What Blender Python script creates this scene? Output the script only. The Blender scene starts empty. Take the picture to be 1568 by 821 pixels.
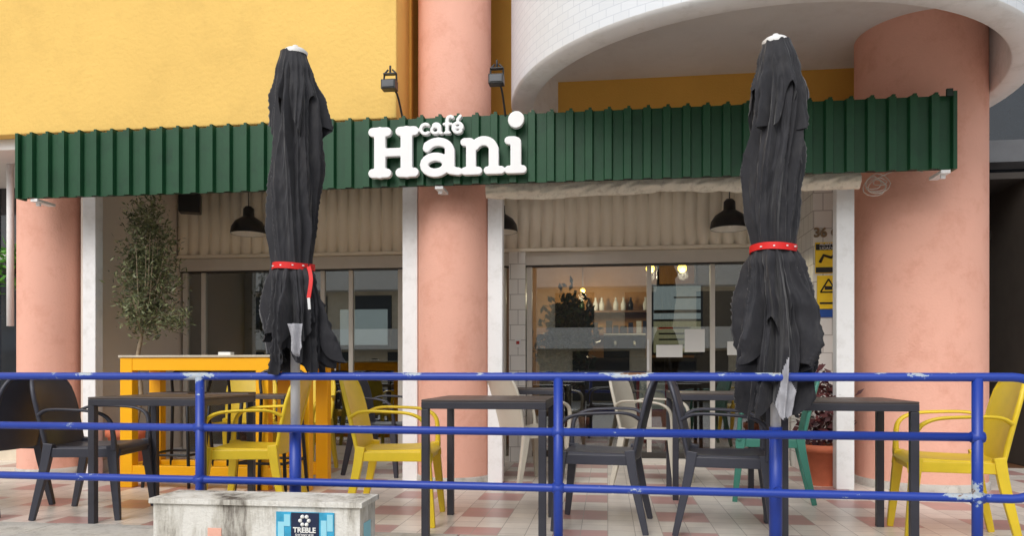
import bpy, math, random
from mathutils import Vector, Matrix, noise
random.seed(7)
S=bpy.context.scene
PI=math.pi
# ---------------------------------------------------------------- materials
def lin(c):
    out=[]
    for x in c:
        x/=255.0
        out.append(x/12.92 if x<=0.04045 else ((x+0.055)/1.055)**2.4)
    return tuple(out)+(1.0,)
def newmat(name):
    m=bpy.data.materials.new(name); m.use_nodes=True
    nt=m.node_tree; b=nt.nodes['Principled BSDF']
    return m,nt,b
def N(nt,t,**kw):
    n=nt.nodes.new(t)
    for k,v in kw.items():
        if k in n.inputs: n.inputs[k].default_value=v
        else: setattr(n,k,v)
    return n
def mat(name,col,rough=.6,metal=0,var=.12,scale=4,bump=0,bscale=60,emit=None,spec=.5,dirt=None,dirt_amt=.0,stretch=(1,1,1)):
    m,nt,b=newmat(name); L=nt.links
    b.inputs['Roughness'].default_value=rough; b.inputs['Metallic'].default_value=metal
    b.inputs['Specular IOR Level'].default_value=spec
    tc=N(nt,'ShaderNodeTexCoord'); mp=N(nt,'ShaderNodeMapping'); mp.inputs['Scale'].default_value=stretch
    L.new(tc.outputs['Object'],mp.inputs['Vector'])
    c=lin(col)
    nz=N(nt,'ShaderNodeTexNoise',Scale=scale,Detail=6,Roughness=.6); L.new(mp.outputs[0],nz.inputs['Vector'])
    r=N(nt,'ShaderNodeValToRGB'); L.new(nz.outputs['Fac'],r.inputs['Fac'])
    r.color_ramp.elements[0].position=.3; r.color_ramp.elements[1].position=.7
    r.color_ramp.elements[0].color=tuple(x*(1-var) for x in c[:3])+(1,)
    r.color_ramp.elements[1].color=tuple(min(1,x*(1+var)) for x in c[:3])+(1,)
    out=r.outputs['Color']
    if dirt:
        n2=N(nt,'ShaderNodeTexNoise',Scale=scale*2.3,Detail=9,Roughness=.7); L.new(mp.outputs[0],n2.inputs['Vector'])
        r2=N(nt,'ShaderNodeValToRGB'); r2.color_ramp.elements[0].position=.5; r2.color_ramp.elements[1].position=.72
        r2.color_ramp.elements[0].color=(0,0,0,1); r2.color_ramp.elements[1].color=(dirt_amt,)*3+(1,)
        L.new(n2.outputs['Fac'],r2.inputs['Fac'])
        mx=N(nt,'ShaderNodeMix',data_type='RGBA'); L.new(r2.outputs['Color'],mx.inputs[0])
        L.new(out,mx.inputs[6]); mx.inputs[7].default_value=lin(dirt); out=mx.outputs[2]
    L.new(out,b.inputs['Base Color'])
    if bump:
        n3=N(nt,'ShaderNodeTexNoise',Scale=bscale,Detail=5); L.new(mp.outputs[0],n3.inputs['Vector'])
        bp=N(nt,'ShaderNodeBump',Strength=bump,Distance=.01); L.new(n3.outputs['Fac'],bp.inputs['Height']); L.new(bp.outputs[0],b.inputs['Normal'])
    if emit:
        b.inputs['Emission Color'].default_value=lin(emit[0]); b.inputs['Emission Strength'].default_value=emit[1]
    return m
def leafmat(name,c1,c2,rough=.5):
    m,nt,b=newmat(name); L=nt.links
    g=N(nt,'ShaderNodeNewGeometry'); r=N(nt,'ShaderNodeValToRGB')
    r.color_ramp.elements[0].color=lin(c1); r.color_ramp.elements[1].color=lin(c2)
    L.new(g.outputs['Random Per Island'],r.inputs['Fac']); L.new(r.outputs[0],b.inputs['Base Color'])
    b.inputs['Roughness'].default_value=rough
    return m
M_yel=mat('yellow_stucco',(238,198,114),.92,var=.04,scale=1.2,bump=.5,bscale=34,dirt=(210,172,98),dirt_amt=.35,spec=.2)
M_yelshade=mat('yellow_wall_shaded',(234,182,90),.9,var=.05,scale=2,bump=.3,bscale=60,spec=.2)  # yellow wall with its shade put into the colour, deeper and more orange
M_pink=mat('pink_column_paint',(236,180,160),.88,var=.04,scale=2,bump=.35,bscale=60,dirt=(214,150,128),dirt_amt=.6,spec=.2)
M_white=mat('white_paint',(238,238,238),.6,var=.03,scale=3,dirt=(180,176,168),dirt_amt=.35)
M_plaster=mat('soffit_plaster',(226,224,222),.9,var=.05,scale=1.5,dirt=(196,190,184),dirt_amt=.3,bump=.15)
M_side=mat('beige_sidewall',(226,216,204),.85,var=.04,scale=1.5)
M_green=mat('green_metal',(27,74,46),.45,var=.12,scale=3,spec=.35,dirt=(20,52,36),dirt_amt=.6)
M_greend=mat('green_metal_back',(14,38,26),.5)
M_cream=mat('cream_metal',(244,234,214),.55,var=.04,scale=3)
M_frame=mat('aluminium_frame_beige',(214,208,198),.45,var=.05)
M_dframe=mat('dark_frame',(62,58,54),.45)
M_blk=mat('black_metal',(22,22,24),.4)
M_fab=mat('black_fabric',(38,38,43),.72,var=.22,scale=5,bump=.6,bscale=13,spec=.35,dirt=(76,74,74),dirt_amt=.35,stretch=(1.6,1.6,.7))
_b=M_fab.node_tree.nodes['Principled BSDF']; _b.inputs['Sheen Weight'].default_value=.22; _b.inputs['Sheen Roughness'].default_value=.45
M_lining=mat('grey_lining',(166,166,172),.9,var=.15,scale=20,bump=.3,bscale=120)
M_red=mat('red_strap',(214,28,26),.6)
M_wtag=mat('white_tag',(225,225,225),.6)
M_alu=mat('pole_white',(232,232,230),.35,var=.05,dirt=(170,165,158),dirt_amt=.4)
M_yp=mat('yellow_plastic',(232,200,46),.42,var=.07,scale=8)
M_dp=mat('anthracite_plastic',(62,63,73),.42,var=.1,scale=8)
M_tp=mat('teal_plastic',(66,132,116),.42,var=.06)
M_bp=mat('beige_plastic',(190,184,170),.45,var=.06)
M_tab=mat('table_metal',(58,58,66),.4,var=.12,scale=6)
M_tabtop=mat('table_top',(82,72,68),.45,var=.2,scale=8)
M_bar=mat('orange_bar_paint',(255,182,8),.4,var=.03)
M_bartop=mat('bar_top',(196,186,166),.5,var=.1,scale=10)
M_terra=mat('terracotta',(196,108,76),.8,var=.12,scale=8)
M_soil=mat('soil',(52,38,28),.95,var=.3,scale=40)
M_bark=mat('bark',(150,134,112),.9,var=.3,scale=30,bump=.6,bscale=60)
M_olive=leafmat('olive_leaves',(48,58,32),(136,142,100))
M_ficus=leafmat('ficus_leaves',(12,32,14),(44,78,36),.35)
M_purple=leafmat('purple_leaves',(56,30,36),(110,60,60),.5)
M_fern=leafmat('hanging_leaves',(36,104,26),(104,170,56),.5)
M_conc=mat('curb_concrete',(196,192,184),.9,var=.12,scale=5,bump=.3,bscale=80,dirt=(120,114,106),dirt_amt=.6)
M_pave=mat('street_paving',(176,172,166),.95,var=.12,scale=6,bump=.3)
M_canvas=mat('awning_canvas',(240,234,218),.85,var=.06,scale=10,dirt=(170,158,138),dirt_amt=.6)
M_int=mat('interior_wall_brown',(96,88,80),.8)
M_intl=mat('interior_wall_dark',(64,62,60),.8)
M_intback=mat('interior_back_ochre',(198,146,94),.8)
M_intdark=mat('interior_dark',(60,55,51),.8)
M_wood=mat('wood_counter',(112,76,50),.6,var=.25,scale=6,stretch=(1,1,12))
M_cable=mat('cable',(215,206,196),.6)
M_globe=mat('lit_globe',(255,220,120),.5,emit=((255,205,80),6))
M_shade=mat('shade_inner',(240,236,226),.5)
M_oppw=mat('opposite_white',(242,240,236),.85,var=.05)
M_oppd=mat('opposite_glass',(50,56,64),.2)
M_oppb=mat('opposite_beige',(220,208,186),.85)
M_redp=mat('red_panel',(176,52,48),.6)
M_signy=mat('sign_yellow',(254,212,24),.45,var=.03)
M_signb=mat('sign_blue',(24,80,166),.45)
M_signk=mat('sign_black',(16,16,16),.45)
M_paper=mat('paper',(236,236,232),.8,var=.03)
M_postb=mat('poster_cyan',(56,164,204),.6,var=.25,scale=14)
M_postl=mat('poster_light_blue',(150,214,232),.6,var=.1)
M_postn=mat('poster_navy',(22,34,66),.6,var=.2,scale=20)
M_brown=mat('brown_bag',(150,124,92),.8)
M_number=mat('number_brass',(140,120,92),.5)
M_lett=mat('sign_letter_white',(240,240,240),.4,var=.015)
M_kyel=mat('kerb_yellow_paint',(222,180,60),.8,var=.2,scale=10,dirt=(150,140,126),dirt_amt=.8)
M_reflglow=mat('reflection_glow',(150,156,160),.3,var=.2,scale=3,emit=((200,212,216),.42))  # emission standing in for a bright building mirrored in the glass
M_reflglow2=mat('reflection_glow_warm',(150,150,130),.3,var=.2,scale=3,emit=((216,206,160),.30))  # warmer emission for the same mirrored building

def m_block():
    m,nt,b=newmat('stained_concrete'); L=nt.links
    tc=N(nt,'ShaderNodeTexCoord'); mp=N(nt,'ShaderNodeMapping'); mp.inputs['Scale'].default_value=(8,8,1.1)
    L.new(tc.outputs['Object'],mp.inputs[0])
    n1=N(nt,'ShaderNodeTexNoise',Scale=1.7,Detail=10,Roughness=.78); L.new(mp.outputs[0],n1.inputs['Vector'])
    n2=N(nt,'ShaderNodeTexNoise',Scale=3.0,Detail=5); L.new(tc.outputs['Object'],n2.inputs['Vector'])
    mu=N(nt,'ShaderNodeMath',operation='ADD'); L.new(n1.outputs['Fac'],mu.inputs[0]); L.new(n2.outputs['Fac'],mu.inputs[1])
    r=N(nt,'ShaderNodeValToRGB'); e=r.color_ramp.elements
    e[0].position=.46; e[0].color=lin((222,220,213)); e[1].position=.62; e[1].color=lin((78,68,60))
    x=e.new(.53); x.color=lin((190,186,176))
    hv=N(nt,'ShaderNodeMath',operation='MULTIPLY'); hv.inputs[1].default_value=.5; L.new(mu.outputs[0],hv.inputs[0])
    L.new(hv.outputs[0],r.inputs['Fac']); L.new(r.outputs[0],b.inputs['Base Color']); b.inputs['Roughness'].default_value=.9
    n3=N(nt,'ShaderNodeTexNoise',Scale=70,Detail=4); L.new(tc.outputs['Object'],n3.inputs['Vector'])
    bp=N(nt,'ShaderNodeBump',Strength=.5,Distance=.01); L.new(n3.outputs['Fac'],bp.inputs['Height']); L.new(bp.outputs[0],b.inputs['Normal'])
    return m
M_block=m_block()
def m_rail():
    m,nt,b=newmat('worn_blue_paint'); L=nt.links
    tc=N(nt,'ShaderNodeTexCoord'); mp=N(nt,'ShaderNodeMapping'); mp.inputs['Scale'].default_value=(.6,1,1); L.new(tc.outputs['Object'],mp.inputs[0])
    n1=N(nt,'ShaderNodeTexNoise',Scale=7,Detail=10,Roughness=.7); L.new(mp.outputs[0],n1.inputs['Vector'])
    n0=N(nt,'ShaderNodeTexNoise',Scale=1.3,Detail=2); L.new(tc.outputs['Object'],n0.inputs['Vector'])
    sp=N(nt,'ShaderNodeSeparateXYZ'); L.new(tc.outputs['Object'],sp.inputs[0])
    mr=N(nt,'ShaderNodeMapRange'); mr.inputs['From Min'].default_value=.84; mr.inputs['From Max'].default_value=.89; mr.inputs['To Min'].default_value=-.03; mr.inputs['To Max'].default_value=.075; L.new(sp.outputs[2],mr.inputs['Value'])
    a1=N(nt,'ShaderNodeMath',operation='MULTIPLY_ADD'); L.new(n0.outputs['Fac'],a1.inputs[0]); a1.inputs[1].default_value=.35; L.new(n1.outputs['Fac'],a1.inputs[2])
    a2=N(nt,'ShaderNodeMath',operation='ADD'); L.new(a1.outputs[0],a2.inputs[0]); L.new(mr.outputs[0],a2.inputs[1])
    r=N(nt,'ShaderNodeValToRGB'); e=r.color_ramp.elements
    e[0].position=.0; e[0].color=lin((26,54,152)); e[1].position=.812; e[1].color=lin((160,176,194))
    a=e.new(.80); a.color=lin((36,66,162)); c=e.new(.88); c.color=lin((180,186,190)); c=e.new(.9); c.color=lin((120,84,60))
    L.new(a2.outputs[0],r.inputs['Fac']); L.new(r.outputs[0],b.inputs['Base Color'])
    b.inputs['Roughness'].default_value=.4
    bp=N(nt,'ShaderNodeBump',Strength=.35,Distance=.004); L.new(n1.outputs['Fac'],bp.inputs['Height']); L.new(bp.outputs[0],b.inputs['Normal'])
    return m
M_rail=m_rail()
def MA(nt,op,a,bv=None):
    n=N(nt,'ShaderNodeMath',operation=op)
    for i,q in enumerate((a,bv)):
        if q is None: continue
        if isinstance(q,(int,float)): n.inputs[i].default_value=q
        else: nt.links.new(q,n.inputs[i])
    return n.outputs[0]
def m_tiles():
    m,nt,b=newmat('terrace_tiles'); L=nt.links
    tc=N(nt,'ShaderNodeTexCoord'); sp=N(nt,'ShaderNodeSeparateXYZ'); L.new(tc.outputs['Object'],sp.inputs[0])
    ma=lambda op,a,bv=None: MA(nt,op,a,bv)
    P=.6
    X=ma('ADD',sp.outputs[0],20.1); Y=ma('ADD',sp.outputs[1],20.05)
    fx=ma('FRACT',ma('DIVIDE',X,P)); fy=ma('FRACT',ma('DIVIDE',Y,P))
    red=ma('MULTIPLY',ma('LESS_THAN',fx,.5),ma('LESS_THAN',fy,.5))
    ix=ma('FLOOR',ma('DIVIDE',X,P/4)); iy=ma('FLOOR',ma('DIVIDE',Y,P/4))
    cb=N(nt,'ShaderNodeCombineXYZ'); L.new(ix,cb.inputs[0]); L.new(iy,cb.inputs[1])
    wn=N(nt,'ShaderNodeTexWhiteNoise',noise_dimensions='3D'); L.new(cb.outputs[0],wn.inputs['Vector'])
    gx=ma('FRACT',ma('DIVIDE',X,P/4)); gy=ma('FRACT',ma('DIVIDE',Y,P/4))
    g=ma('MAXIMUM',ma('LESS_THAN',gx,.03),ma('LESS_THAN',gy,.03))
    mx=N(nt,'ShaderNodeMix',data_type='RGBA'); L.new(red,mx.inputs[0]); mx.inputs[6].default_value=lin((230,221,210)); mx.inputs[7].default_value=lin((196,152,146))
    nz=N(nt,'ShaderNodeTexNoise',Scale=6,Detail=6,Roughness=.7); L.new(tc.outputs['Object'],nz.inputs['Vector'])
    br=ma('ADD',ma('MULTIPLY',wn.outputs['Value'],.18),ma('ADD',ma('MULTIPLY',nz.outputs['Fac'],.4),.7))
    hs=N(nt,'ShaderNodeHueSaturation'); L.new(mx.outputs[2],hs.inputs['Color']); L.new(br,hs.inputs['Value'])
    m2=N(nt,'ShaderNodeMix',data_type='RGBA'); L.new(g,m2.inputs[0]); L.new(hs.outputs[0],m2.inputs[6]); m2.inputs[7].default_value=lin((172,160,150))
    L.new(m2.outputs[2],b.inputs['Base Color']); b.inputs['Roughness'].default_value=.32
    return m
M_tiles=m_tiles()
def m_walltile(name,c,g,w,h,mort=.012,polar=0):
    m,nt,b=newmat(name); L=nt.links
    tc=N(nt,'ShaderNodeTexCoord'); sp=N(nt,'ShaderNodeSeparateXYZ'); cb=N(nt,'ShaderNodeCombineXYZ')
    L.new(tc.outputs['Object'],sp.inputs[0])
    if polar: L.new(MA(nt,'MULTIPLY',MA(nt,'ARCTAN2',sp.outputs[1],sp.outputs[0]),polar),cb.inputs[0])
    else: L.new(MA(nt,'ADD',sp.outputs[0],sp.outputs[1]),cb.inputs[0])
    L.new(sp.outputs[2],cb.inputs[1])
    bk=N(nt,'ShaderNodeTexBrick'); L.new(cb.outputs[0],bk.inputs['Vector'])
    bk.inputs['Color1'].default_value=lin(c); bk.inputs['Color2'].default_value=lin(tuple(x*.98 for x in c)); bk.inputs['Mortar'].default_value=lin(g)
    bk.inputs['Scale'].default_value=1; bk.inputs['Mortar Size'].default_value=mort; bk.inputs['Brick Width'].default_value=w; bk.inputs['Row Height'].default_value=h
    L.new(bk.outputs['Color'],b.inputs['Base Color']); b.inputs['Roughness'].default_value=.4
    return m
M_btile=m_walltile('balcony_white_tiles',(226,230,235),(208,213,220),.11,.055,mort=.003,polar=1.915)
M_wtile=m_walltile('white_wall_tiles',(238,236,230),(186,182,176),.15,.15,mort=.004)
def m_glass(name,dens,tint):
    m,nt,b=newmat(name); L=nt.links; nt.nodes.remove(b); o=nt.nodes['Material Output']
    t=N(nt,'ShaderNodeBsdfTransparent'); t.inputs[0].default_value=tint
    g=N(nt,'ShaderNodeBsdfGlossy',Roughness=.0); g.inputs['Color'].default_value=(.95,.97,1,1)
    lw=N(nt,'ShaderNodeLayerWeight',Blend=.35); ad=N(nt,'ShaderNodeMath',operation='ADD'); L.new(lw.outputs['Fresnel'],ad.inputs[0]); ad.inputs[1].default_value=dens
    mx=N(nt,'ShaderNodeMixShader'); L.new(ad.outputs[0],mx.inputs[0]); L.new(t.outputs[0],mx.inputs[1]); L.new(g.outputs[0],mx.inputs[2]); L.new(mx.outputs[0],o.inputs[0])
    return m
M_glass=m_glass('shop_glass',.16,(.78,.82,.8,1))
M_glassd=mat('neighbour_dark_glass',(34,40,48),.05,var=.2,spec=.8)
M_beam=mat('grey_beam',(104,106,110),.8)
M_beamd=mat('dark_cladding',(46,47,50),.7)

# ---------------------------------------------------------------- mesh builder
def catmull(pts,sub):
    if sub<=1: return [Vector(p) for p in pts]
    P=[Vector(p) for p in pts]; out=[]
    for i in range(len(P)-1):
        p0=P[max(i-1,0)];p1=P[i];p2=P[i+1];p3=P[min(i+2,len(P)-1)]
        for k in range(sub):
            t=k/sub
            out.append(.5*((2*p1)+(-p0+p2)*t+(2*p0-5*p1+4*p2-p3)*t*t+(-p0+3*p1-3*p2+p3)*t**3))
    out.append(P[-1]); return out
class MB:
    def __init__(s): s.v=[];s.f=[];s.m=[];s.s=[];s.mats=[]
    def mi(s,m):
        if m not in s.mats: s.mats.append(m)
        return s.mats.index(m)
    def add(s,vs,fs,m,smooth=False):
        o=len(s.v); s.v+= [tuple(v) for v in vs]; k=s.mi(m)
        for f in fs: s.f.append([i+o for i in f]); s.m.append(k); s.s.append(smooth)
    def box(s,x0,x1,y0,y1,z0,z1,m,rz=0,c=None):
        vs=[Vector((x,y,z)) for x in(x0,x1) for y in(y0,y1) for z in(z0,z1)]
        if rz:
            c=Vector(c) if c else Vector(((x0+x1)/2,(y0+y1)/2,0)); R=Matrix.Rotation(rz,3,'Z'); vs=[R@(v-c)+c for v in vs]
        s.add(vs,[(0,1,3,2),(4,6,7,5),(0,4,5,1),(2,3,7,6),(0,2,6,4),(1,5,7,3)],m)
    def sweep(s,pts,w,m,h=None,n=10,sub=1,ref=(0,0,1),rect=False,cap=True,closed=False):
        P=catmull(pts,sub); K=len(P)
        def interp(a,i):
            if isinstance(a,(int,float)): return a
            t=i/(K-1)*(len(a)-1); j=min(int(t),len(a)-2); return a[j]+(a[j+1]-a[j])*(t-j)
        if h is None: h=w
        up=Vector(ref); vs=[];fs=[]
        if rect: sec=[(-1,-1),(1,-1),(1,1),(-1,1)]
        else: sec=[(math.cos(2*PI*k/n),math.sin(2*PI*k/n)) for k in range(n)]
        n=len(sec)
        for i,p in enumerate(P):
            if closed: t=P[(i+1)%K]-P[i-1]
            else: t=(P[min(i+1,K-1)]-P[max(i-1,0)])
            t.normalize(); nn=up-t*up.dot(t)
            if nn.length<1e-4: nn=t.orthogonal()
            nn.normalize(); bb=t.cross(nn); up=nn
            a=interp(w,i);c=interp(h,i)
            for x,y in sec: vs.append(p+bb*(x*a)+nn*(y*c))
        R=K if closed else K-1
        for i in range(R):
            for k in range(n):
                i2=(i+1)%K
                fs.append((i*n+k,i*n+(k+1)%n,i2*n+(k+1)%n,i2*n+k))
        if cap and not closed: fs.append(tuple(range(n))[::-1]); fs.append(tuple((K-1)*n+k for k in range(n)))
        s.add(vs,fs,m,not rect)
    def sheet(s,g,th,m,smooth=True):
        nj=len(g);ni=len(g[0]);g=[[Vector(p) for p in r] for r in g]
        vs=[];
        for sg in (1,-1):
            for j in range(nj):
                for i in range(ni):
                    a=g[j][min(i+1,ni-1)]-g[j][max(i-1,0)]; b=g[min(j+1,nj-1)][i]-g[max(j-1,0)][i]
                    n=a.cross(b); n.normalize(); vs.append(g[j][i]+n*th*.5*sg)
        fs=[];o=ni*nj
        for j in range(nj-1):
            for i in range(ni-1):
                a=j*ni+i; fs.append((a,a+1,a+ni+1,a+ni)); fs.append((o+a,o+a+ni,o+a+ni+1,o+a+1))
        for i in range(ni-1):
            fs.append((i,o+i,o+i+1,i+1)); a=(nj-1)*ni+i; fs.append((a,a+1,o+a+1,o+a))
        for j in range(nj-1):
            a=j*ni; fs.append((a,a+ni,o+a+ni,o+a)); a=j*ni+ni-1; fs.append((a,o+a,o+a+ni,a+ni))
        s.add(vs,fs,m,smooth)
    def lathe(s,c,prof,m,seg=40,smooth=True,a0=0,a1=2*PI):
        vs=[];fs=[];full=abs(a1-a0-2*PI)<1e-6; K=seg if full else seg+1
        for r,z in prof:
            for k in range(K):
                a=a0+(a1-a0)*k/seg; vs.append((c[0]+r*math.cos(a),c[1]+r*math.sin(a),c[2]+z))
        for j in range(len(prof)-1):
            for k in range(seg):
                k2=(k+1)%K; fs.append((j*K+k,j*K+k2,(j+1)*K+k2,(j+1)*K+k))
        s.add(vs,fs,m,smooth)
    def disc(s,c,r,m,seg=40,down=False):
        vs=[(c[0]+r*math.cos(2*PI*k/seg),c[1]+r*math.sin(2*PI*k/seg),c[2]) for k in range(seg)]
        f=tuple(range(seg)); s.add(vs,[f[::-1] if down else f],m)
    def ball(s,c,r,m,sz=1,n=14):
        prof=[(r*math.sin(PI*i/n),-r*math.cos(PI*i/n)*sz) for i in range(n+1)]
        s.lathe(c,prof,m,seg=2*n)
    def obj(s,name,parent=None,bevel=0,loc=(0,0,0),rz=0):
        me=bpy.data.meshes.new(name); me.from_pydata(s.v,[],s.f)
        for m in s.mats: me.materials.append(m)
        me.polygons.foreach_set('material_index',s.m); me.polygons.foreach_set('use_smooth',s.s); me.update()
        return place(me,name,parent,bevel,loc,rz)
def place(me,name,parent=None,bevel=0,loc=(0,0,0),rz=0):
    o=bpy.data.objects.new(name,me); S.collection.objects.link(o); o.location=loc; o.rotation_euler=(0,0,rz)
    if parent: o.parent=parent
    if bevel:
        b=o.modifiers.new('bev','BEVEL'); b.width=bevel; b.segments=2; b.limit_method='ANGLE'; b.angle_limit=math.radians(50)
    return o
def empty(name,loc=(0,0,0)):
    e=bpy.data.objects.new(name,None); S.collection.objects.link(e); e.location=loc; return e
def text(name,body,size,loc,m,parent,extr=.001,rot=(PI/2,0,0),align='CENTER',off=0):
    c=bpy.data.curves.new(name,'FONT'); c.body=body; c.size=size; c.extrude=extr; c.align_x=align; c.align_y='CENTER'; c.offset=off
    c.materials.append(m); o=bpy.data.objects.new(name,c); S.collection.objects.link(o); o.location=loc; o.rotation_euler=rot; o.parent=parent; return o

# ---------------------------------------------------------------- ground
b=MB(); b.box(-400,400,-400,3.5,-.6,-.55,M_pave); b.obj('street')
b=MB(); b.box(-14,9,4.05,7.45,-.5,0,M_tiles); b.obj('terrace_floor')
b=MB()
x=-14
while x<9:
    b.box(x,x+1.19,3.56,4.045,-.6,.004+random.uniform(-.002,.003),M_conc); b.box(x,x+1.19,3.553,3.559,-.3,-.01,M_kyel); x+=1.2
b.obj('terrace_kerb',bevel=.008)
b=MB(); b.box(-400,400,14,400,-.62,-.56,M_pave); b.obj('ground')

# ---------------------------------------------------------------- building
B=empty('cafe_building')
b=MB(); b.box(-14,-1.605,5.6,6.9,2.84,9,M_yel); b.obj('upper_wall',B,bevel=.01)
b=MB(); b.box(-1.6,3.05,6.9,7.1,2.76,9,M_yelshade); b.obj('recessed_upper_wall',B)  # same yellow wall set back, shade painted in by the darker material
b=MB(); b.box(-1.604,-1.585,5.97,6.03,2.84,9,M_yelshade); b.obj('wall_joint',B)
b=MB(); b.box(-14,-1.61,5.7,7.6,2.75,2.838,M_plaster); b.box(-1.605,2.4,7.102,7.6,2.75,2.83,M_plaster); b.box(-1.605,2.4,6.88,7.1,2.75,2.758,M_plaster); b.obj('arcade_ceiling',B)
cx,cy,R=1.137,6.2,1.915
b=MB(); b.lathe((0,0,0),[(R,9),(R,3.03)],M_btile,seg=128)
b.lathe((0,0,0),[(R,3.03),(R-.015,3.0),(R-.17,3.0),(R-.18,3.01),(R-.18,3.56)],M_white,seg=128)
b.disc((0,0,3.555),R-.17,M_plaster,seg=96,down=True); b.obj('round_balcony',B,loc=(cx,cy,0))
def col(name,x,y,r,z1):
    b=MB(); b.lathe((x,y,0),[(r,.06),(r,z1)],M_pink,seg=96)
    b.lathe((x,y,0),[(r+.012,0),(r+.012,.055),(r,.062)],M_conc,seg=96); b.obj(name,B)
col('column_left',-4.86,6.04,.25,2.85); col('column_center',-1.24,6.04,.297,9); col('column_right',2.45,6.31,.47,3.56)
b=MB()
for x0,x1 in((-4.47,-4.35),(-1.65,-1.525),(-.95,-.83),(1.715,1.845)):
    b.box(x0,x1,5.93,6.03,0,2.72,M_white)
b.obj('white_posts',B,bevel=.006)
b=MB(); b.box(-4.56,-4.45,6.03,7.5,0,2.75,M_side); b.box(-4.449,-4.43,6.04,7.45,0,.1,M_white); b.obj('left_side_wall',B)
b=MB(); b.box(1.72,2.3,6.6,7.5,0,2.75,M_wtile); b.box(-.96,-.8,7.32,7.5,0,2.1,M_wtile); b.obj('tiled_pilasters',B)
b=MB(); b.box(-4.45,1.72,7.46,7.54,2.08,2.75,M_side); b.obj('shopfront_lintel',B)
def ribs(x0,x1,y,z0,z1,pitch,prof):
    pts=[];x=x0
    while x<x1:
        for fx,dy in prof: 
            if x+fx*pitch<=x1: pts.append((x+fx*pitch,y-dy))
        x+=pitch
    return [[(p[0],p[1],z) for p in pts] for z in (z0,z1)]
b=MB(); pr=[(i/8,.035*math.sin(PI*i/8)) for i in range(8)]
b.sheet(ribs(-4.44,1.71,7.33,2.1,2.745,.115,pr),.006,M_cream,True)
b.box(-4.44,1.71,7.3,7.45,2.07,2.098,M_cream); b.obj('ribbed_cream_valance',B)
b=MB(); Y0,Y1=7.38,7.44
b.box(-4.44,1.71,7.36,7.45,1.94,2.065,M_frame); b.box(-4.44,1.71,7.365,7.45,1.925,1.938,M_dframe)
b.box(-4.44,1.71,7.35,7.46,0,.05,M_frame)
for x in(-4.42,-2.1,-1.05,-.79,1.66): b.box(x,x+.05,Y0,Y1,.05,1.93,M_frame)
for x in(-4.22,-2.92,-2.62,.38,.98): b.box(x,x+.045,Y0+.01,Y1+.005,.05,1.925,M_frame)
b.box(-4.18,-2.12,Y0+.008,Y1,.05,.13,M_frame); b.box(-.74,1.66,Y0+.008,Y1,.05,.11,M_dframe)
b.obj('shopfront_frames',B,bevel=.003)
b=MB(); b.box(-4.4,1.68,7.41,7.416,.05,1.93,M_glass); b.obj('shopfront_glass',B)
b=MB(); b.box(.38,.4,7.34,7.36,.9,1.2,M_alu); b.box(-2.75,-2.74,7.34,7.36,.9,1.2,M_alu); b.obj('door_handles',B)
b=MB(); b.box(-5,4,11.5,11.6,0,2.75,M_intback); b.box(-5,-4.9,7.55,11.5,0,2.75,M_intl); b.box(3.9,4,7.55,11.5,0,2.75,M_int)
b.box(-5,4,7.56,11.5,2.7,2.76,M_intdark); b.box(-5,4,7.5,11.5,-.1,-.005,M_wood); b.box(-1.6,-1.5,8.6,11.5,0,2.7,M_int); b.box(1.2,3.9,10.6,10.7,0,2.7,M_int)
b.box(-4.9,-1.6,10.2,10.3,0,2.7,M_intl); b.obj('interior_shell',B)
# neighbours
b=MB(); b.box(-14,-5.25,6.9,6.95,0,2.75,M_glassd)
for x in(-5.3,-6.2,-7.1): b.box(x,x+.05,6.84,6.9,0,2.75,M_white)
b.box(-14,-5.25,6.83,6.9,.0,.5,M_oppb); b.box(-14,-5.25,6.82,6.899,2.0,2.08,M_white); b.box(-5.2,-5.1,6.9,7.5,0,2.75,M_side)
b.sweep([(-5.3,6.1,1.3),(-5.3,6.1,2.84)],.03,M_white)
b.obj('neighbour_shopfront_left',B)
b=MB(); b.box(2.6,9,8.4,8.45,-.0,9,M_glassd); b.box(3.06,9,8.1,8.4,3.0,3.22,M_beam); b.box(3.06,9,8.25,8.4,2.25,2.33,M_dframe); b.box(3.06,9,8.3,8.4,1.85,1.9,M_beam)
for x in(3.6,4.35,5.1): b.box(x,x+.06,8.3,8.4,0,2.9,M_dframe)
b.box(2.6,9,8.2,8.4,0,.3,M_beam); b.box(2.98,3.06,7.1,8.4,0,3.6,M_beamd)
b.obj('neighbour_shopfront_right',B)

E=empty('back_bar_shelves')
b=MB()
for z in(1.42,1.76): b.box(-.6,.75,11.15,11.49,z,z+.03,M_wood)
b.obj('shelves',E)
b=MB(); x=-.55
while x<.7:
    w=random.uniform(.05,.1); h=random.uniform(.1,.22); m=random.choice([M_paper,M_brown,M_dp,M_postn,M_blk,M_terra])
    b.box(x,x+w,11.2,11.3,1.452,1.452+h,m)
    if random.random()<.6: b.lathe((x+w/2,11.28,1.79),[(0,0),(.035,0),(.04,.1),(.015,.16),(.015,.2)],random.choice([M_blk,M_paper,M_ficus]),seg=12)
    x+=w+random.uniform(.01,.05)
b.obj('jars_and_bags',E)
b=MB(); b.box(-.9,1.15,10.0,10.5,0,1.02,M_intdark); b.box(-.95,1.15,9.95,10.55,1.02,1.07,M_intdark); b.obj('bar_counter')
b=MB(); b.box(-.05,.5,10.05,10.45,1.075,1.36,M_blk); b.box(-.05,.5,10.0,10.3,1.36,1.39,M_alu)
for x in(.1,.35): b.sweep([(x,10.05,1.28),(x,9.9,1.26),(x,9.86,1.23)],.018,M_alu)
b.obj('espresso_machine',bevel=.01)
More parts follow.
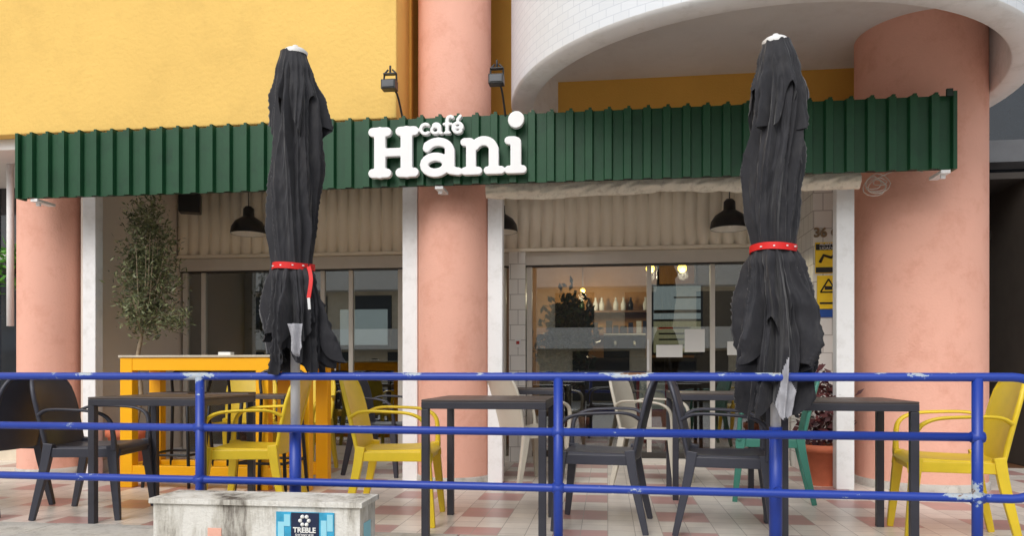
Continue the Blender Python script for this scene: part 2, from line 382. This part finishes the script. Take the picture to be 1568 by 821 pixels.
for i,(x,y,z) in enumerate(((.92,9.5,2.17),(.54,9.7,2.2),(-.35,10.8,2.05))):
    b=MB(); b.ball((x,y,z),.055 if i<2 else .035,M_globe); b.sweep([(x,y,z+.05),(x,y,2.7)],.004,M_blk); b.obj('globe_lamp')
    l=bpy.data.lights.new('globe_bulb','POINT'); l.energy=(15,15,26)[i]; l.color=(1,.8,.56); l.shadow_soft_size=.06
    lo=bpy.data.objects.new('globe_bulb',l); S.collection.objects.link(lo); lo.location=(x,y-.12,z-.1)
b=MB(); b.box(-3.3,-2.7,9.0,9.03,1.22,1.66,M_reflglow); b.box(-3.33,-2.67,9.031,9.05,1.19,1.69,M_blk); b.box(-3.03,-2.98,9.05,10.2,1.4,1.5,M_blk); b.obj('window_reflection_standin')  # added glowing panel in place of a reflection in the left window
b=MB(); b.box(.56,1.12,9.3,9.33,1.12,1.5,M_reflglow2); b.box(.56,1.12,9.3,9.33,1.53,1.93,M_reflglow); b.box(.53,1.15,9.331,9.35,1.09,1.96,M_dframe)  # added glowing panel with dark bars, standing in for the door glass reflection
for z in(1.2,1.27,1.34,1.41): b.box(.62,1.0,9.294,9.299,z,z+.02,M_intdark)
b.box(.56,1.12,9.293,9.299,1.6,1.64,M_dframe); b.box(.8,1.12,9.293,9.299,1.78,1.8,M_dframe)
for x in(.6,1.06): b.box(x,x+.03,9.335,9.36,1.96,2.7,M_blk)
b.obj('door_reflection_standin')
b=MB(); b.box(.3,.62,7.9,7.94,.15,.85,M_redp); b.box(.33,.59,7.895,7.899,.5,.8,M_paper); b.box(.3,.34,7.94,8.2,0,.2,M_redp); b.box(.58,.62,7.94,8.2,0,.2,M_redp); b.obj('red_menu_stand')
E=empty('window_notices')
b=MB(); 
for x0,x1,z0,z1 in((.47,.72,1.03,1.15),(.74,.93,1.08,1.3),(1.14,1.28,1.05,1.18)): b.box(x0,x1,7.404,7.407,z0,z1,M_paper)
b.obj('papers',E)

# ---------------------------------------------------------------- green fascia
F=empty('green_corrugated_fascia')
b=MB(); pr=[(0,0),(.50,0),(.56,.034),(.90,.034),(.96,0)]
b.sheet(ribs(-4.70,2.36,5.52,2.29,2.8,.1395,pr),.004,M_green,False)
b.obj('corrugated_sheet',F)
b=MB(); b.box(-4.69,2.35,5.53,5.575,2.3,2.79,M_greend); b.box(2.35,2.375,5.48,5.58,2.285,2.82,M_green); b.box(-4.72,-4.695,5.48,5.58,2.285,2.81,M_green)
x=-4.6
while x<2.3: b.box(x,x+.022,5.49,5.56,2.8,2.818,M_green); x+=.1395
b.obj('fascia_frame',F)
b=MB()
for x in(-4.6,-1.28,2.28): b.box(x,x+.06,5.5,5.7,2.262,2.284,M_white); b.box(x+.015,x+.045,5.54,5.56,2.235,2.262,M_white)
b.box(2.3,2.34,5.46,5.479,2.78,2.83,M_greend)
b.obj('fascia_brackets',F)

T=empty('cafe_hani_sign')
b=MB(); ox,oz,k=-1.774,2.34,1/201.4; y0,y1=5.43,5.475
def st(pts,w,sub=6):
    w2=w*k/2
    b.sweep([(ox+p[0]*k,(y0+y1)/2,oz+p[1]*k) for p in pts],w2,M_lett,h=(y1-y0)/2,ref=(0,1,0),rect=True,sub=sub)
    for p in(pts[0],pts[-1]):
        vs=[];n=16
        for yy in(y0,y1):
            for q in range(n): vs.append((ox+p[0]*k+w2*math.cos(2*PI*q/n),yy,oz+p[1]*k+w2*math.sin(2*PI*q/n)))
        b.add(vs,[tuple(range(n)),tuple(range(2*n-1,n-1,-1))]+[(q,n+q,n+(q+1)%n,(q+1)%n) for q in range(n)],M_lett)
def ell(cx_,cy_,rx,ry,a0,a1,w,n=18): st([(cx_+rx*math.cos(math.radians(a0+(a1-a0)*i/n)),cy_+ry*math.sin(math.radians(a0+(a1-a0)*i/n))) for i in range(n+1)],w,1)
for xx in(10,51): st([(xx+8,8),(xx+8,68)],18)
for xx in(7,49):
    st([(xx,7),(xx+22,7)],14); st([(xx,69),(xx+22,69)],14)
st([(20,38),(57,38)],13)
ell(103,17,17,12,0,360,13); st([(125,12),(125,38)],15); ell(107,38,18,13,-5,150,13); st([(90,42),(91,46)],12); st([(126,8),(138,6)],12)
st([(157,8),(157,46)],15); st([(148,6),(168,6)],12); st([(147,49),(156,49)],12); ell(176,36,15,14,0,150,14); st([(191,8),(191,38)],15); st([(182,6),(202,6)],12)
st([(224,8),(224,46)],16); st([(213,6),(234,6)],12); st([(213,49),(222,49)],12); st([(224,79),(224.5,80)],24)
ell(88,71,7,7,55,305,5); ell(103,69,5.5,5,0,360,4.5); st([(110,65),(110,74)],5); ell(104.5,73,5.5,5,0,140,4.5); st([(111,64),(113,64)],4)
st([(121,65),(121,83)],5.5); ell(126,83,5,5,180,50,5); st([(116,77),(127,77)],4); st([(118,64),(125,64)],4)
ell(137,71,7,7,0,315,5); st([(131,71),(143,71)],4); st([(137,83),(141,88)],5)
o=b.obj('letters',T); r=o.modifiers.new('r','REMESH'); r.mode='VOXEL'; r.voxel_size=.0042; r.use_smooth_shade=True
sm=o.modifiers.new('s','SMOOTH'); sm.factor=.5; sm.iterations=3

def spot(x,dx):
    b=MB(); b.sweep([(x+dx,5.52,2.79),(x+dx*.6,5.45,2.97),(x,5.42,3.0)],.008,M_blk,sub=4)
    b.box(x-.055,x+.055,5.36,5.44,2.98,3.05,M_blk); b.box(x-.045,x+.045,5.352,5.359,2.99,3.04,M_beam)
    for s in(-.05,.05): b.sweep([(x+s,5.42,3.03),(x+s*.9,5.42,3.11),(x+s*.3,5.42,3.14)],.007,M_blk)
    b.box(x-.05,x+.05,5.4,5.44,3.10,3.112,M_blk); b.sweep([(x,5.42,3.11),(x,5.42,3.17)],.008,M_blk)
    b.obj('floodlight',bevel=.004)
spot(-1.6,.07); spot(-.8,.05)
b=MB(); g=[]
for j in range(13):
    row=[]
    t=j/12
    for i in range(240):
        s=i/239; x=-.93+2.75*s
        sag=.02*math.sin(s*PI*3)+.02*noise.noise(Vector((x*3,0,0)))
        z=2.36-(.13+sag*.6)*t+.01*noise.noise(Vector((x*9,t*3,2)))
        y=5.74-.05*math.sin(PI*t)+.02*noise.noise(Vector((x*14+t*4,t*4,5)))
        row.append((x,y,z))
    g.append(row)
b.sheet(g,.004,M_canvas); b.sweep([(-.93,5.78,2.34),(1.8,5.78,2.36)],.045,M_canvas); b.obj('rolled_canvas_awning')
b=MB(); rn=random.Random(2)
for q in range(6):
    r=.045+.008*q; c=(1.93+rn.uniform(-.02,.03),5.72,2.25+rn.uniform(-.03,.02)); f=rn.uniform(.6,1.0)
    b.sweep([(c[0]+r*math.cos(a/14*2*PI),c[1]+.01*q+.02*math.sin(a),c[2]+f*r*math.sin(a/14*2*PI)) for a in range(14)],.003,M_cable,n=6,closed=True)
b.sweep([(1.95,5.72,2.3),(2.1,5.75,2.36),(2.2,5.6,2.3)],.004,M_cable,n=6,sub=5); b.obj('coiled_cable')
def pend(x,y,z0):
    b=MB(); b.lathe((x,y,z0),[(.172,0),(.175,.012),(.165,.07),(.13,.125),(.07,.165),(.055,.175),(.052,.25),(.03,.275),(0,.28)],M_blk,seg=40)
    b.lathe((x,y,z0),[(.17,.002),(.16,.07),(.125,.12),(0,.15)],M_shade,seg=40); b.ball((x,y,z0+.045),.035,M_shade,n=8)
    b.sweep([(x,y,z0+.27),(x,y,2.75)],.005,M_blk); b.lathe((x,y,2.72),[(.05,.03),(.05,0),(0,0)],M_blk,seg=20); b.obj('pendant_lamp')
pend(-3.54,7.08,2.26); pend(1.11,7.08,2.2); pend(-1.02,7.08,2.22)
b=MB(); b.box(-4.2,-4.0,6.9,7.05,2.46,2.66,M_blk,rz=.4); b.box(-4.12,-4.08,6.96,7.0,2.66,2.75,M_blk); b.obj('wall_speaker',bevel=.012)

E=empty('alarm_sign'); b=MB(); b.box(1.735,1.93,6.585,6.597,1.72,1.98,M_signy); b.box(1.738,1.927,6.58,6.584,1.915,1.965,M_signk); b.box(1.738,1.927,6.58,6.584,1.725,1.77,M_signk); b.sweep([(1.77,6.582,1.81),(1.8,6.582,1.87),(1.86,6.582,1.85),(1.9,6.582,1.88)],.012,M_signk); b.obj('plate',E)
text('t1','ALARME\nLIGADO',.034,(1.83,6.578,1.945),M_wtag,E)
E=empty('warning_sign'); b=MB(); b.box(1.75,1.93,6.585,6.597,1.42,1.7,M_signy); b.box(1.75,1.93,6.585,6.597,1.35,1.415,M_signb)
for p in(((1.775,1.56),(1.84,1.67)),((1.84,1.67),(1.905,1.56)),((1.905,1.56),(1.775,1.56))): b.sweep([(p[0][0],6.582,p[0][1]),(p[1][0],6.582,p[1][1])],.006,M_signk)
b.box(1.81,1.87,6.58,6.584,1.58,1.61,M_signk); b.box(1.77,1.91,6.58,6.584,1.46,1.475,M_signk); b.obj('plate',E)
E=empty('house_number'); text('digits','36 C',.11,(1.83,6.59,2.06),M_number,E,.006,off=.003)
b=MB(); b.box(-.9,-.84,7.3,7.318,1.13,1.21,M_paper); b.box(-.885,-.855,7.295,7.3,1.16,1.19,M_redp); b.obj('fire_alarm_button')

# ---------------------------------------------------------------- railing
b=MB()
def ry(x): return 3.733-.0255*x
Z=(.87,.594,.314); r=.0205
xr=1.72
top=[(x,ry(x),Z[0]) for x in(-4.6,-3,-1,0,1,xr)]; xe=1.99
loop=[]
for i in range(9):
    a=PI/2-i/8*PI/2; loop.append((xe-.16+.16*math.cos(a),ry(xe),Z[0]-.16+.16*math.sin(a)))
for i in range(9):
    a=-i/8*PI/2; loop.append((xe-.16+.16*math.cos(a),ry(xe),Z[2]+.16+.16*math.sin(a)))
b.sweep(top+loop+[(x,ry(x),Z[2]) for x in(xr,1,0,-1,-3,-4.6)],r,M_rail,n=16)
b.sweep([(-4.6,ry(-4.6),Z[1]),(1.68,ry(1.68),Z[1])],r,M_rail,n=16)
for x in(-4.3,-2.17,-.243,1.685):
    b.sweep([(x,ry(x),-.1),(x,ry(x),Z[0]-.005)],.0235,M_rail,n=16)
    for z in Z[1:]: b.sweep([(x-.028,ry(x),z),(x+.028,ry(x),z)],.0255,M_rail,n=16)
    b.sweep([(x,ry(x),.004),(x,ry(x),.015)],.06,M_rail,n=16)
b.obj('blue_railing')

# ---------------------------------------------------------------- parasols
def lerp(tab,z):
    for i in range(len(tab)-1):
        if tab[i][0]>=z>=tab[i+1][0]:
            t=(tab[i][0]-z)/(tab[i][0]-tab[i+1][0]+1e-9); t2=t*t*(3-2*t); return tab[i][1]+(tab[i+1][1]-tab[i][1])*t2
    return tab[0][1] if z>tab[0][0] else tab[-1][1]
def parasol(X,Y,zt,zs,zw,zh,prof,upper,seed,lining,drop,blue_z,skirt):
    E=empty('closed_parasol',(X,Y,0)); rnd=random.Random(seed); ph=[rnd.uniform(0,6.28) for _ in range(12)]
    def fold(a,z,q):
        a2=a+.22*math.sin(z*1.9+ph[0]+q)+.12*math.sin(z*5+ph[1])+.25*noise.noise(Vector((math.cos(a),math.sin(a),z*1.3+seed+q)))
        f1=1-abs(math.sin(4*a2+ph[2]+q))**.6*2
        f2=1-abs(math.sin(6.5*(a2+.15*math.sin(z*3+ph[3]))+ph[4]+2*q))**.8*2
        f3=noise.noise(Vector((math.cos(a)*2.4,math.sin(a)*2.4,z*2.3+seed+q)))
        f4=noise.noise(Vector((math.cos(a2)*6,math.sin(a2)*6,z*2.5+seed+q)))
        f5=abs(noise.noise(Vector((math.cos(a)*4,math.sin(a)*4,z*9+seed+q))))
        return f1*.6+f2*.34+f3*.75+f4*.35-f5*.35
    NA=288
    def layer(z0,hem,rt,depth,nrow,name,q,zpiv=None,lin_=()):
        b=MB(); vs=[];fs=[]
        for j in range(nrow+1):
            t=j/nrow
            for i in range(NA):
                a=2*PI*i/NA
                if zpiv is None: z=z0+(hem(a)-z0)*t
                else:
                    z = z0+(zpiv-z0)*(t/.6) if t<.6 else zpiv+(hem(a)-zpiv)*((t-.6)/.4)
                rr=lerp(rt,z); d=lerp(depth,z)
                r_=max(.03,rr*(1+d*fold(a,z,q)))
                offx=.014*math.sin(z*5+ph[5])
                vs.append((offx+r_*math.cos(a),r_*math.sin(a)*.92,z))
        for j in range(nrow):
            for i in range(NA): fs.append((j*NA+i,(j+1)*NA+i,(j+1)*NA+(i+1)%NA,j*NA+(i+1)%NA))
        b.add(vs,fs,M_fab,True)
        if lin_:
            k=b.mi(M_lining)
            for qq,f in enumerate(b.f):
                c=Vector(b.v[f[0]]); a=math.atan2(c.y,c.x)
                for (ac,aw,zlo,zhi) in lin_:
                    if c.y<0 and zlo<c.z<zhi:
                        w=aw*(zhi-c.z)/(zhi-zlo)+.05*noise.noise(c*9)
                        if abs(a-ac-.25*(zhi-c.z))<w: b.m[qq]=k
        return b.obj(name,E)
    def hem(a): return zh+drop*(.5+.5*math.sin(4*a+ph[6]))*(.6+.4*math.sin(a+ph[7]))+.03*math.sin(9*a+ph[1])
    dep=[(zt,.05),(zt-.15,.16),(zs,.24),(zw+.25,.26),(zw+.02,.14),(zw-.02,.14),(zw-.15,.34),(zh-.3,.42)]
    layer(zt,hem,prof,dep,170,'canopy',0,zw,lining)
    def hem2(a): return zs-.05+.1*math.sin(4*a+ph[3])+.045*math.sin(8*a+ph[2])
    layer(zt+.004,hem2,upper,[(zt,.04),(zt-.15,.16),(zs+.1,.28),(zs-.2,.42)],60,'vent_layer',1.3)
    def hem3(a): return skirt[0]+skirt[1]*math.sin(3*a+ph[8])+.06*math.sin(7*a+ph[9])
    layer(zw-.01,hem3,skirt[2],[(zw,.12),(zw-.12,.34),(zw-.5,.5)],70,'overlapping_flap',2.6)
    b=MB(); rw=lerp(prof,zw)*1.07
    ox_=.014*math.sin(zw*5+ph[5]); pts=[]
    for i in range(48):
        a=2*PI*i/48; rr=rw*(1+.04*math.sin(3*a)); pts.append((rr*math.cos(a)+ox_,rr*math.sin(a)*.94,zw+.004*math.sin(2*a)))
    b.sweep(pts,.017,M_red,h=.003,closed=True,rect=True,ref=(1,0,0))
    b.obj('strap',E)
    b=MB()
    for a in(-2.3,-1.75,-1.2,-.7): b.sweep([((rw+.004)*math.cos(a+q)+ox_,(rw+.004)*math.sin(a+q)*.94,zw) for q in(-.04,0,.04)],.0035,M_wtag,h=.003,rect=True)
    b.obj('strap_print',E)
    b=MB(); b.lathe((0,0,zt),[(.062,-.012),(.066,.004),(.05,.018),(.02,.024),(.014,.04),(0,.042)],M_alu,seg=28)
    b.sweep([(0,0,blue_z),(0,0,zt-.02)],.025,M_alu,n=20); b.sweep([(0,0,-.02),(0,0,blue_z+.02)],.031,M_rail,n=20)
    b.sweep([(0,0,.594),(0,ry(X)-Y,.594)],.015,M_rail); b.sweep([(0,0,.314),(0,ry(X)-Y,.314)],.015,M_rail)
    b.obj('pole',E)
    return E,rw
E,rw=parasol(-1.665,3.86,2.61,2.28,1.455,.88,
  [(2.62,.062),(2.45,.1),(2.28,.125),(2.0,.136),(1.7,.126),(1.455,.103),(1.38,.12),(1.2,.155),(1.0,.165),(.8,.18)],
  [(2.62,.068),(2.5,.098),(2.35,.135),(2.15,.15)],11,[(-1.75,.12,.8,.9)],.12,.58,
  (1.05,.07,[(1.47,.104),(1.38,.132),(1.2,.175),(1.0,.195)]))
b=MB(); b.sweep([(.1,-.06,1.45),(.125,-.09,1.38),(.12,-.11,1.28)],.003,M_red,h=.010,rect=True,sub=4,ref=(1,0,0)); b.sweep([(.12,-.11,1.28),(.125,-.11,1.22)],.003,M_wtag,h=.007,rect=True,ref=(1,0,0)); b.obj('strap_tail',E)
b=MB(); g=[]
for j in range(10):
    t=j/9; g.append([(.05+.075*(i/8)*(1-.15*t)+.02*t,-.215+.02*math.sin(i*1.1+t*3),1.14-.12*t-.05*math.sin(i/8*PI)*t) for i in range(9)])
b.sheet(g,.002,M_lining); b.obj('turned_lining',E)
E,rw=parasol(.828,3.86,2.53,2.2,1.505,.67,
  [(2.54,.062),(2.38,.1),(2.2,.124),(1.95,.134),(1.7,.126),(1.505,.103),(1.42,.125),(1.2,.155),(1.0,.178),(.8,.175),(.6,.16)],
  [(2.54,.068),(2.42,.1),(2.27,.138),(2.05,.155)],23,[(-1.5,.45,.68,.98)],.2,.6,
  (.98,.12,[(1.515,.104),(1.42,.14),(1.2,.185),(1.0,.215),(.8,.22)]))

# ---------------------------------------------------------------- chairs
def chair_mesh(m):
    b=MB(); 
    g=[]
    for j in range(15):
        t=j/14; y=-.2+.44*t; row=[]
        for i in range(17):
            s=-1+2*i/16; hw=.215+.012*t; z=.435-.018*(1-s*s)*(1-(2*t-1)**2)+.012*t
            if t>.85: z-=.035*((t-.85)/.15)**2
            x=s*hw
            if abs(s)>.93: z-=.045; x=math.copysign(hw,s)
            row.append((x,y,z))
        g.append(row)
    b.sheet(g,.010,m)
    g=[]
    for j in range(17):
        v=j/16; z=.4+.455*v; w=.205+.02*v
        if v>.78: w*=math.sqrt(max(0,1-((v-.78)/.22)**2*.28))
        row=[]
        for i in range(15):
            s=-1+2*i/14; y=-.185-.075*v-.03*v*v-.03*(1-s*s)
            zz=z-(.02*s*s if v>.9 else 0)
            row.append((s*w,y,zz))
        g.append(row)
    b.sheet(g,.012,m)
    for s in(-1,1):
        b.sweep([(s*.205,-.19,.40),(s*.22,-.235,.62),(s*.215,-.27,.76),(s*.17,-.3,.845),(s*.06,-.325,.858),(0,-.327,.858)],[.013,.013,.012,.010],m,h=[.016,.016,.012,.010],sub=5,n=10,ref=(1,0,0))
        b.sweep([(s*.215,-.175,.46),(s*.225,-.2,.3),(s*.24,-.265,0)],[.021,.02,.014],m,h=[.028,.024,.016],sub=4,ref=(0,1,0),rect=True)
        b.sweep([(s*.222,-.235,.63),(s*.255,-.16,.665),(s*.272,0,.665),(s*.272,.13,.65),(s*.262,.2,.6),(s*.245,.215,.5),(s*.238,.215,.42)],[.014,.02,.022,.02,.018,.017,.02],m,h=[.012,.009,.009,.010,.013,.015,.02],sub=6,n=10)
        b.sweep([(s*.225,.2,.45),(s*.235,.215,.3),(s*.25,.245,0)],[.021,.02,.014],m,h=[.03,.025,.016],sub=4,ref=(0,1,0),rect=True)
        b.sweep([(s*.222,-.18,.405),(s*.228,.2,.405)],.008,m,h=.028,rect=True)
    b.sweep([(-.21,.215,.40),(.21,.215,.40)],.008,m,h=.022,rect=True)
    me=bpy.data.meshes.new('armchair'); me.from_pydata(b.v,[],b.f); me.materials.append(m)
    me.polygons.foreach_set('use_smooth',b.s); me.update(); return me
CH={k:chair_mesh(m) for k,m in dict(y=M_yp,d=M_dp,t=M_tp,b=M_bp).items()}
nm=dict(y='yellow_armchair',d='grey_armchair',t='teal_armchair',b='beige_armchair')
def chair(k,x,y,deg): place(CH[k],nm[k],None,.004,(x,y,0),math.radians(deg))
chair('y',-1.26,4.42,-84); chair('d',-.03,4.42,84); chair('d',.66,4.36,-98); chair('y',1.82,4.3,80)
chair('y',-2.16,4.4,98); chair('d',-3.2,4.38,-80); chair('d',-3.95,4.36,92)
chair('t',1.15,5.5,80); chair('b',-.62,6.0,-50); chair('b',.36,6.0,-110); chair('d',-1.95,6.4,-100)
chair('y',-3.25,6.4,-170); chair('y',-2.75,6.45,175)
def table(x0,x1,y0,y1,rz=0,h=.745):
    cx_,cy_=(x0+x1)/2,(y0+y1)/2; w,d=(x1-x0)/2,(y1-y0)/2; b=MB(); l=.02
    b.box(-w,w,-d,d,h-.012,h,M_tabtop)
    for s in(-1,1):
        b.box(-w,w,s*d-l if s>0 else -d,s*d if s>0 else -d+l,h-.05,h-.0125,M_tab); b.box(s*w-l if s>0 else -w,s*w if s>0 else -w+l,-d+l,d-l,h-.05,h-.0125,M_tab)
        for t in(-1,1): b.box(min(s*w,s*(w-.04)),max(s*w,s*(w-.04)),min(t*d,t*(d-.04)),max(t*d,t*(d-.04)),0,h-.051,M_tab)
    b.obj('cafe_table',None,.003,(cx_,cy_,0),rz)
table(-.99,-.32,3.93,4.62); table(.9,1.56,3.98,4.6,-.06); table(-3.02,-2.3,4.05,4.7); table(-5.0,-4.3,4.1,4.8)
table(.45,1.1,5.3,5.9); table(-1.0,-.4,6.4,7.0)
b=MB()
x0,x1,ya,yb=-3.72,-2.2,5.35,5.8
for x in(x0,-2.62,x1-.1):
    b.box(x,x+.1,ya,ya+.08,0,1.0,M_bar); b.box(x,x+.1,yb-.08,yb,0,1.0,M_bar)
b.box(x0+.1,x1-.1,ya+.002,ya+.078,.9,1.0,M_bar); b.box(x0+.1,x1-.1,yb-.078,yb-.002,.9,1.0,M_bar)
b.box(x0+.1,x1-.1,ya+.002,ya+.078,.07,.17,M_bar); b.box(x0+.002,x0+.098,ya+.08,yb-.08,.07,.17,M_bar); b.box(x0+.1,x1-.1,yb-.078,yb-.002,.07,.17,M_bar)
b.box(x0+.002,x0+.098,ya+.08,yb-.08,.9,1.0,M_bar)
b.box(x0-.01,x1+.01,ya-.01,yb+.01,1.0,1.018,M_bartop); b.obj('orange_bar_table',bevel=.004)
b=MB(); b.box(-3.0,-2.9,5.5,5.56,1.02,1.045,M_paper); b.box(-2.98,-2.92,5.51,5.55,1.045,1.055,M_blk); b.obj('napkin_holder')
def stool(x,y):
    b=MB(); b.box(-.17,.17,-.17,.17,.7,.73,M_tabtop)
    for s in(-1,1):
        for t in(-1,1): b.sweep([(s*.15,t*.15,.7),(s*.19,t*.19,0)],.013,M_blk)
        b.sweep([(s*.175,-.175,.25),(s*.175,.175,.25)],.01,M_blk); b.sweep([(-.175,s*.175,.25),(.175,s*.175,.25)],.01,M_blk)
    b.sweep([(-.15,.15,.72),(-.16,.18,.88),(0,.21,.9),(.16,.18,.88),(.15,.15,.72)],.012,M_blk,sub=5)
    b.obj('bar_stool',bevel=.004,loc=(x,y,0))
stool(-3.35,5.55); stool(-2.85,5.53); stool(-2.4,5.15)

# ---------------------------------------------------------------- plants
def leaves(b,cen,rad,ncl,nper,L_,W_,m,seed,cr=.09):
    rn=random.Random(seed)
    for _ in range(ncl):
        while True:
            p=Vector((rn.uniform(-1,1),rn.uniform(-1,1),rn.uniform(-1,1)))
            if p.length<1: break
        c=Vector((cen[0]+p.x*rad[0],cen[1]+p.y*rad[1],cen[2]+p.z*rad[2]))
        for _ in range(nper):
            q=c+Vector((rn.gauss(0,cr),rn.gauss(0,cr),rn.gauss(0,cr)))*.55
            d=Vector((rn.uniform(-1,1),rn.uniform(-1,1),rn.uniform(-.4,1))).normalized(); s_=d.cross(Vector((rn.uniform(-1,1),rn.uniform(-1,1),rn.uniform(-1,1)))).normalized()
            l=L_*rn.uniform(.7,1.3); w=W_*rn.uniform(.7,1.2)
            b.add([q,q+d*l*.5+s_*w,q+d*l,q+d*l*.5-s_*w],[(0,1,2,3)],m)
def pot(b,x,y,r,h):
    b.lathe((x,y,0),[(r*.68,0),(r*.95,h*.82),(r*1.05,h*.82),(r*1.05,h),(r*.92,h),(r*.9,h*.9),(0,h*.9)],M_terra,seg=36); b.disc((x,y,h*.92),r*.9,M_soil)
b=MB(); px,py=-4.05,6.1; pot(b,px-.09,py,.19,.4)
b.sweep([(px-.06,py,.35),(px+.01,py,.7),(px-.03,py,.95),(px+.02,py,1.25),(px+.06,py,1.6)],[.022,.018,.02,.014,.008],M_bark,sub=6,n=8)
rn=random.Random(3)
for i in range(22):
    z=rn.uniform(1.15,1.6); a=rn.uniform(0,6.28); t=Vector((px+.04+.25*math.cos(a)*rn.uniform(.3,1),py+.2*math.sin(a),z+rn.uniform(.2,.65)))
    b.sweep([(px+.02,py,z),(px+.03+(t.x-px-.03)*.6,py+(t.y-py)*.6,z+.1),t],[.007,.005,.002],M_bark,sub=3,n=5)
for cz,rx,rz_,n_ in((1.42,.2,.18,44),(1.7,.23,.25,56),(2.0,.2,.25,48),(2.27,.12,.16,18)):
    leaves(b,(px+.07,py,cz),(rx,rx*.8,rz_),n_,30,.052,.0075,M_olive,int(cz*100),.10)
for a in range(10):
    z=rn.uniform(1.2,1.45); t=Vector((px+.25+.2*rn.random(),py-.05,z+rn.uniform(-.05,.1))); b.sweep([(px+.05,py,z),t],.003,M_bark,n=5); leaves(b,t,(.05,.05,.04),3,12,.05,.006,M_olive,a,.05)
b.obj('potted_olive_tree')
b=MB(); pot(b,-.4,8.0,.2,.4); b.sweep([(-.4,8,.3),(-.42,8,.9)],.02,M_bark)
leaves(b,(-.45,8.0,1.2),(.24,.22,.45),70,28,.09,.026,M_ficus,5,.12); b.obj('ficus_plant')
b=MB(); pot(b,1.68,6.2,.17,.32); leaves(b,(1.66,6.18,.6),(.18,.16,.25),30,18,.08,.02,M_purple,9,.1); b.obj('potted_shrub')
b=MB(); b.lathe((-5.45,6.3,1.78),[(.03,0),(.08,.02),(.1,.12),(0,.12)],M_blk,seg=20); b.sweep([(-5.45,6.3,1.9),(-5.45,6.3,2.84)],.004,M_blk); leaves(b,(-5.43,6.3,1.85),(.14,.14,.22),16,22,.08,.015,M_fern,4,.1); b.obj('hanging_plant')

# ---------------------------------------------------------------- concrete utility box
b=MB(); b.box(-2.17,-1.14,3.37,3.6,-.55,.262,M_block); b.box(-2.185,-1.125,3.355,3.615,.262,.287,M_block)
b.box(-1.139,-1.136,3.42,3.52,-.02,.18,M_postl)
b.box(-1.89,-1.82,3.366,3.369,.09,.15,M_pink)
b.obj('concrete_utility_box',bevel=.006)
E=empty('event_poster'); b=MB(); b.box(-1.545,-1.262,3.362,3.368,-.15,.236,M_postb); b.box(-1.47,-1.335,3.358,3.361,.04,.234,M_postn)
for p in((-1.535,.1,.19),(-1.52,.02,.08),(-1.505,.17,.225)): b.box(p[0],p[0]+.03,3.359,3.3615,p[1],p[2],M_postl)
for p in((-1.325,.12,.2),(-1.305,.03,.1),(-1.295,.15,.228)): b.box(p[0],p[0]+.028,3.359,3.3615,p[1],p[2],M_postl)
for a in range(6): b.ball((-1.403+.021*math.cos(a*PI/3),3.357,.198+.021*math.sin(a*PI/3)),.0095,M_paper,n=6)
b.obj('sheet',E); text('title','TREBLE',.034,(-1.403,3.355,.153),M_paper,E,off=.001); text('sub','SHOWCASE',.017,(-1.403,3.355,.13),M_paper,E)

# ---------------------------------------------------------------- opposite building (seen in the window reflections)
O=empty('opposite_building'); b=MB(); b.box(-30,30,-24,-20,-.55,6.5,M_oppb)
for fl in range(2):
    z=2.4+fl*2.8; b.box(-30,30,-20,-19.2,z-.5,z+.45,M_oppw)
    x=-28
    while x<28:
        b.box(x,x+1.8,-19.99,-19.95,z+.5,min(6.3,z+2.1),M_oppd); x+=3.2
x=-28
while x<28: b.box(x,x+2.6,-19.99,-19.95,-.5,1.8,M_oppd); x+=4.4
b.obj('facade',O)

# ---------------------------------------------------------------- light
w=bpy.data.worlds.new('World'); S.world=w; w.use_nodes=True; nt=w.node_tree; bg=nt.nodes['Background']
sk=N(nt,'ShaderNodeTexSky',sky_type='NISHITA'); sk.sun_disc=False
d=Vector((-.3,-1,.95)).normalized()
sk.sun_elevation=math.asin(d.z); sk.sun_rotation=math.atan2(d.x,d.y)%(2*PI); sk.air_density=1.4; sk.dust_density=2.5
hs=N(nt,'ShaderNodeHueSaturation'); hs.inputs['Saturation'].default_value=.3
nt.links.new(sk.outputs[0],hs.inputs['Color']); nt.links.new(hs.outputs[0],bg.inputs['Color']); bg.inputs['Strength'].default_value=.15
l=bpy.data.lights.new('sun','SUN'); l.energy=1.5; l.angle=math.radians(35); l.color=(1,.975,.95)
lo=bpy.data.objects.new('sun',l); S.collection.objects.link(lo); lo.rotation_euler=(-d).to_track_quat('-Z','Y').to_euler()
S.view_settings.view_transform='Standard'; S.view_settings.look='None'; S.view_settings.exposure=0
c=bpy.data.cameras.new('camera'); co=bpy.data.objects.new('camera',c); S.collection.objects.link(co); S.camera=co
co.location=(0,0,.9); co.rotation_euler=(PI/2,0,math.radians(7.24)); c.sensor_width=36; c.lens=26.4; c.shift_y=157.5/1568; c.clip_end=1500
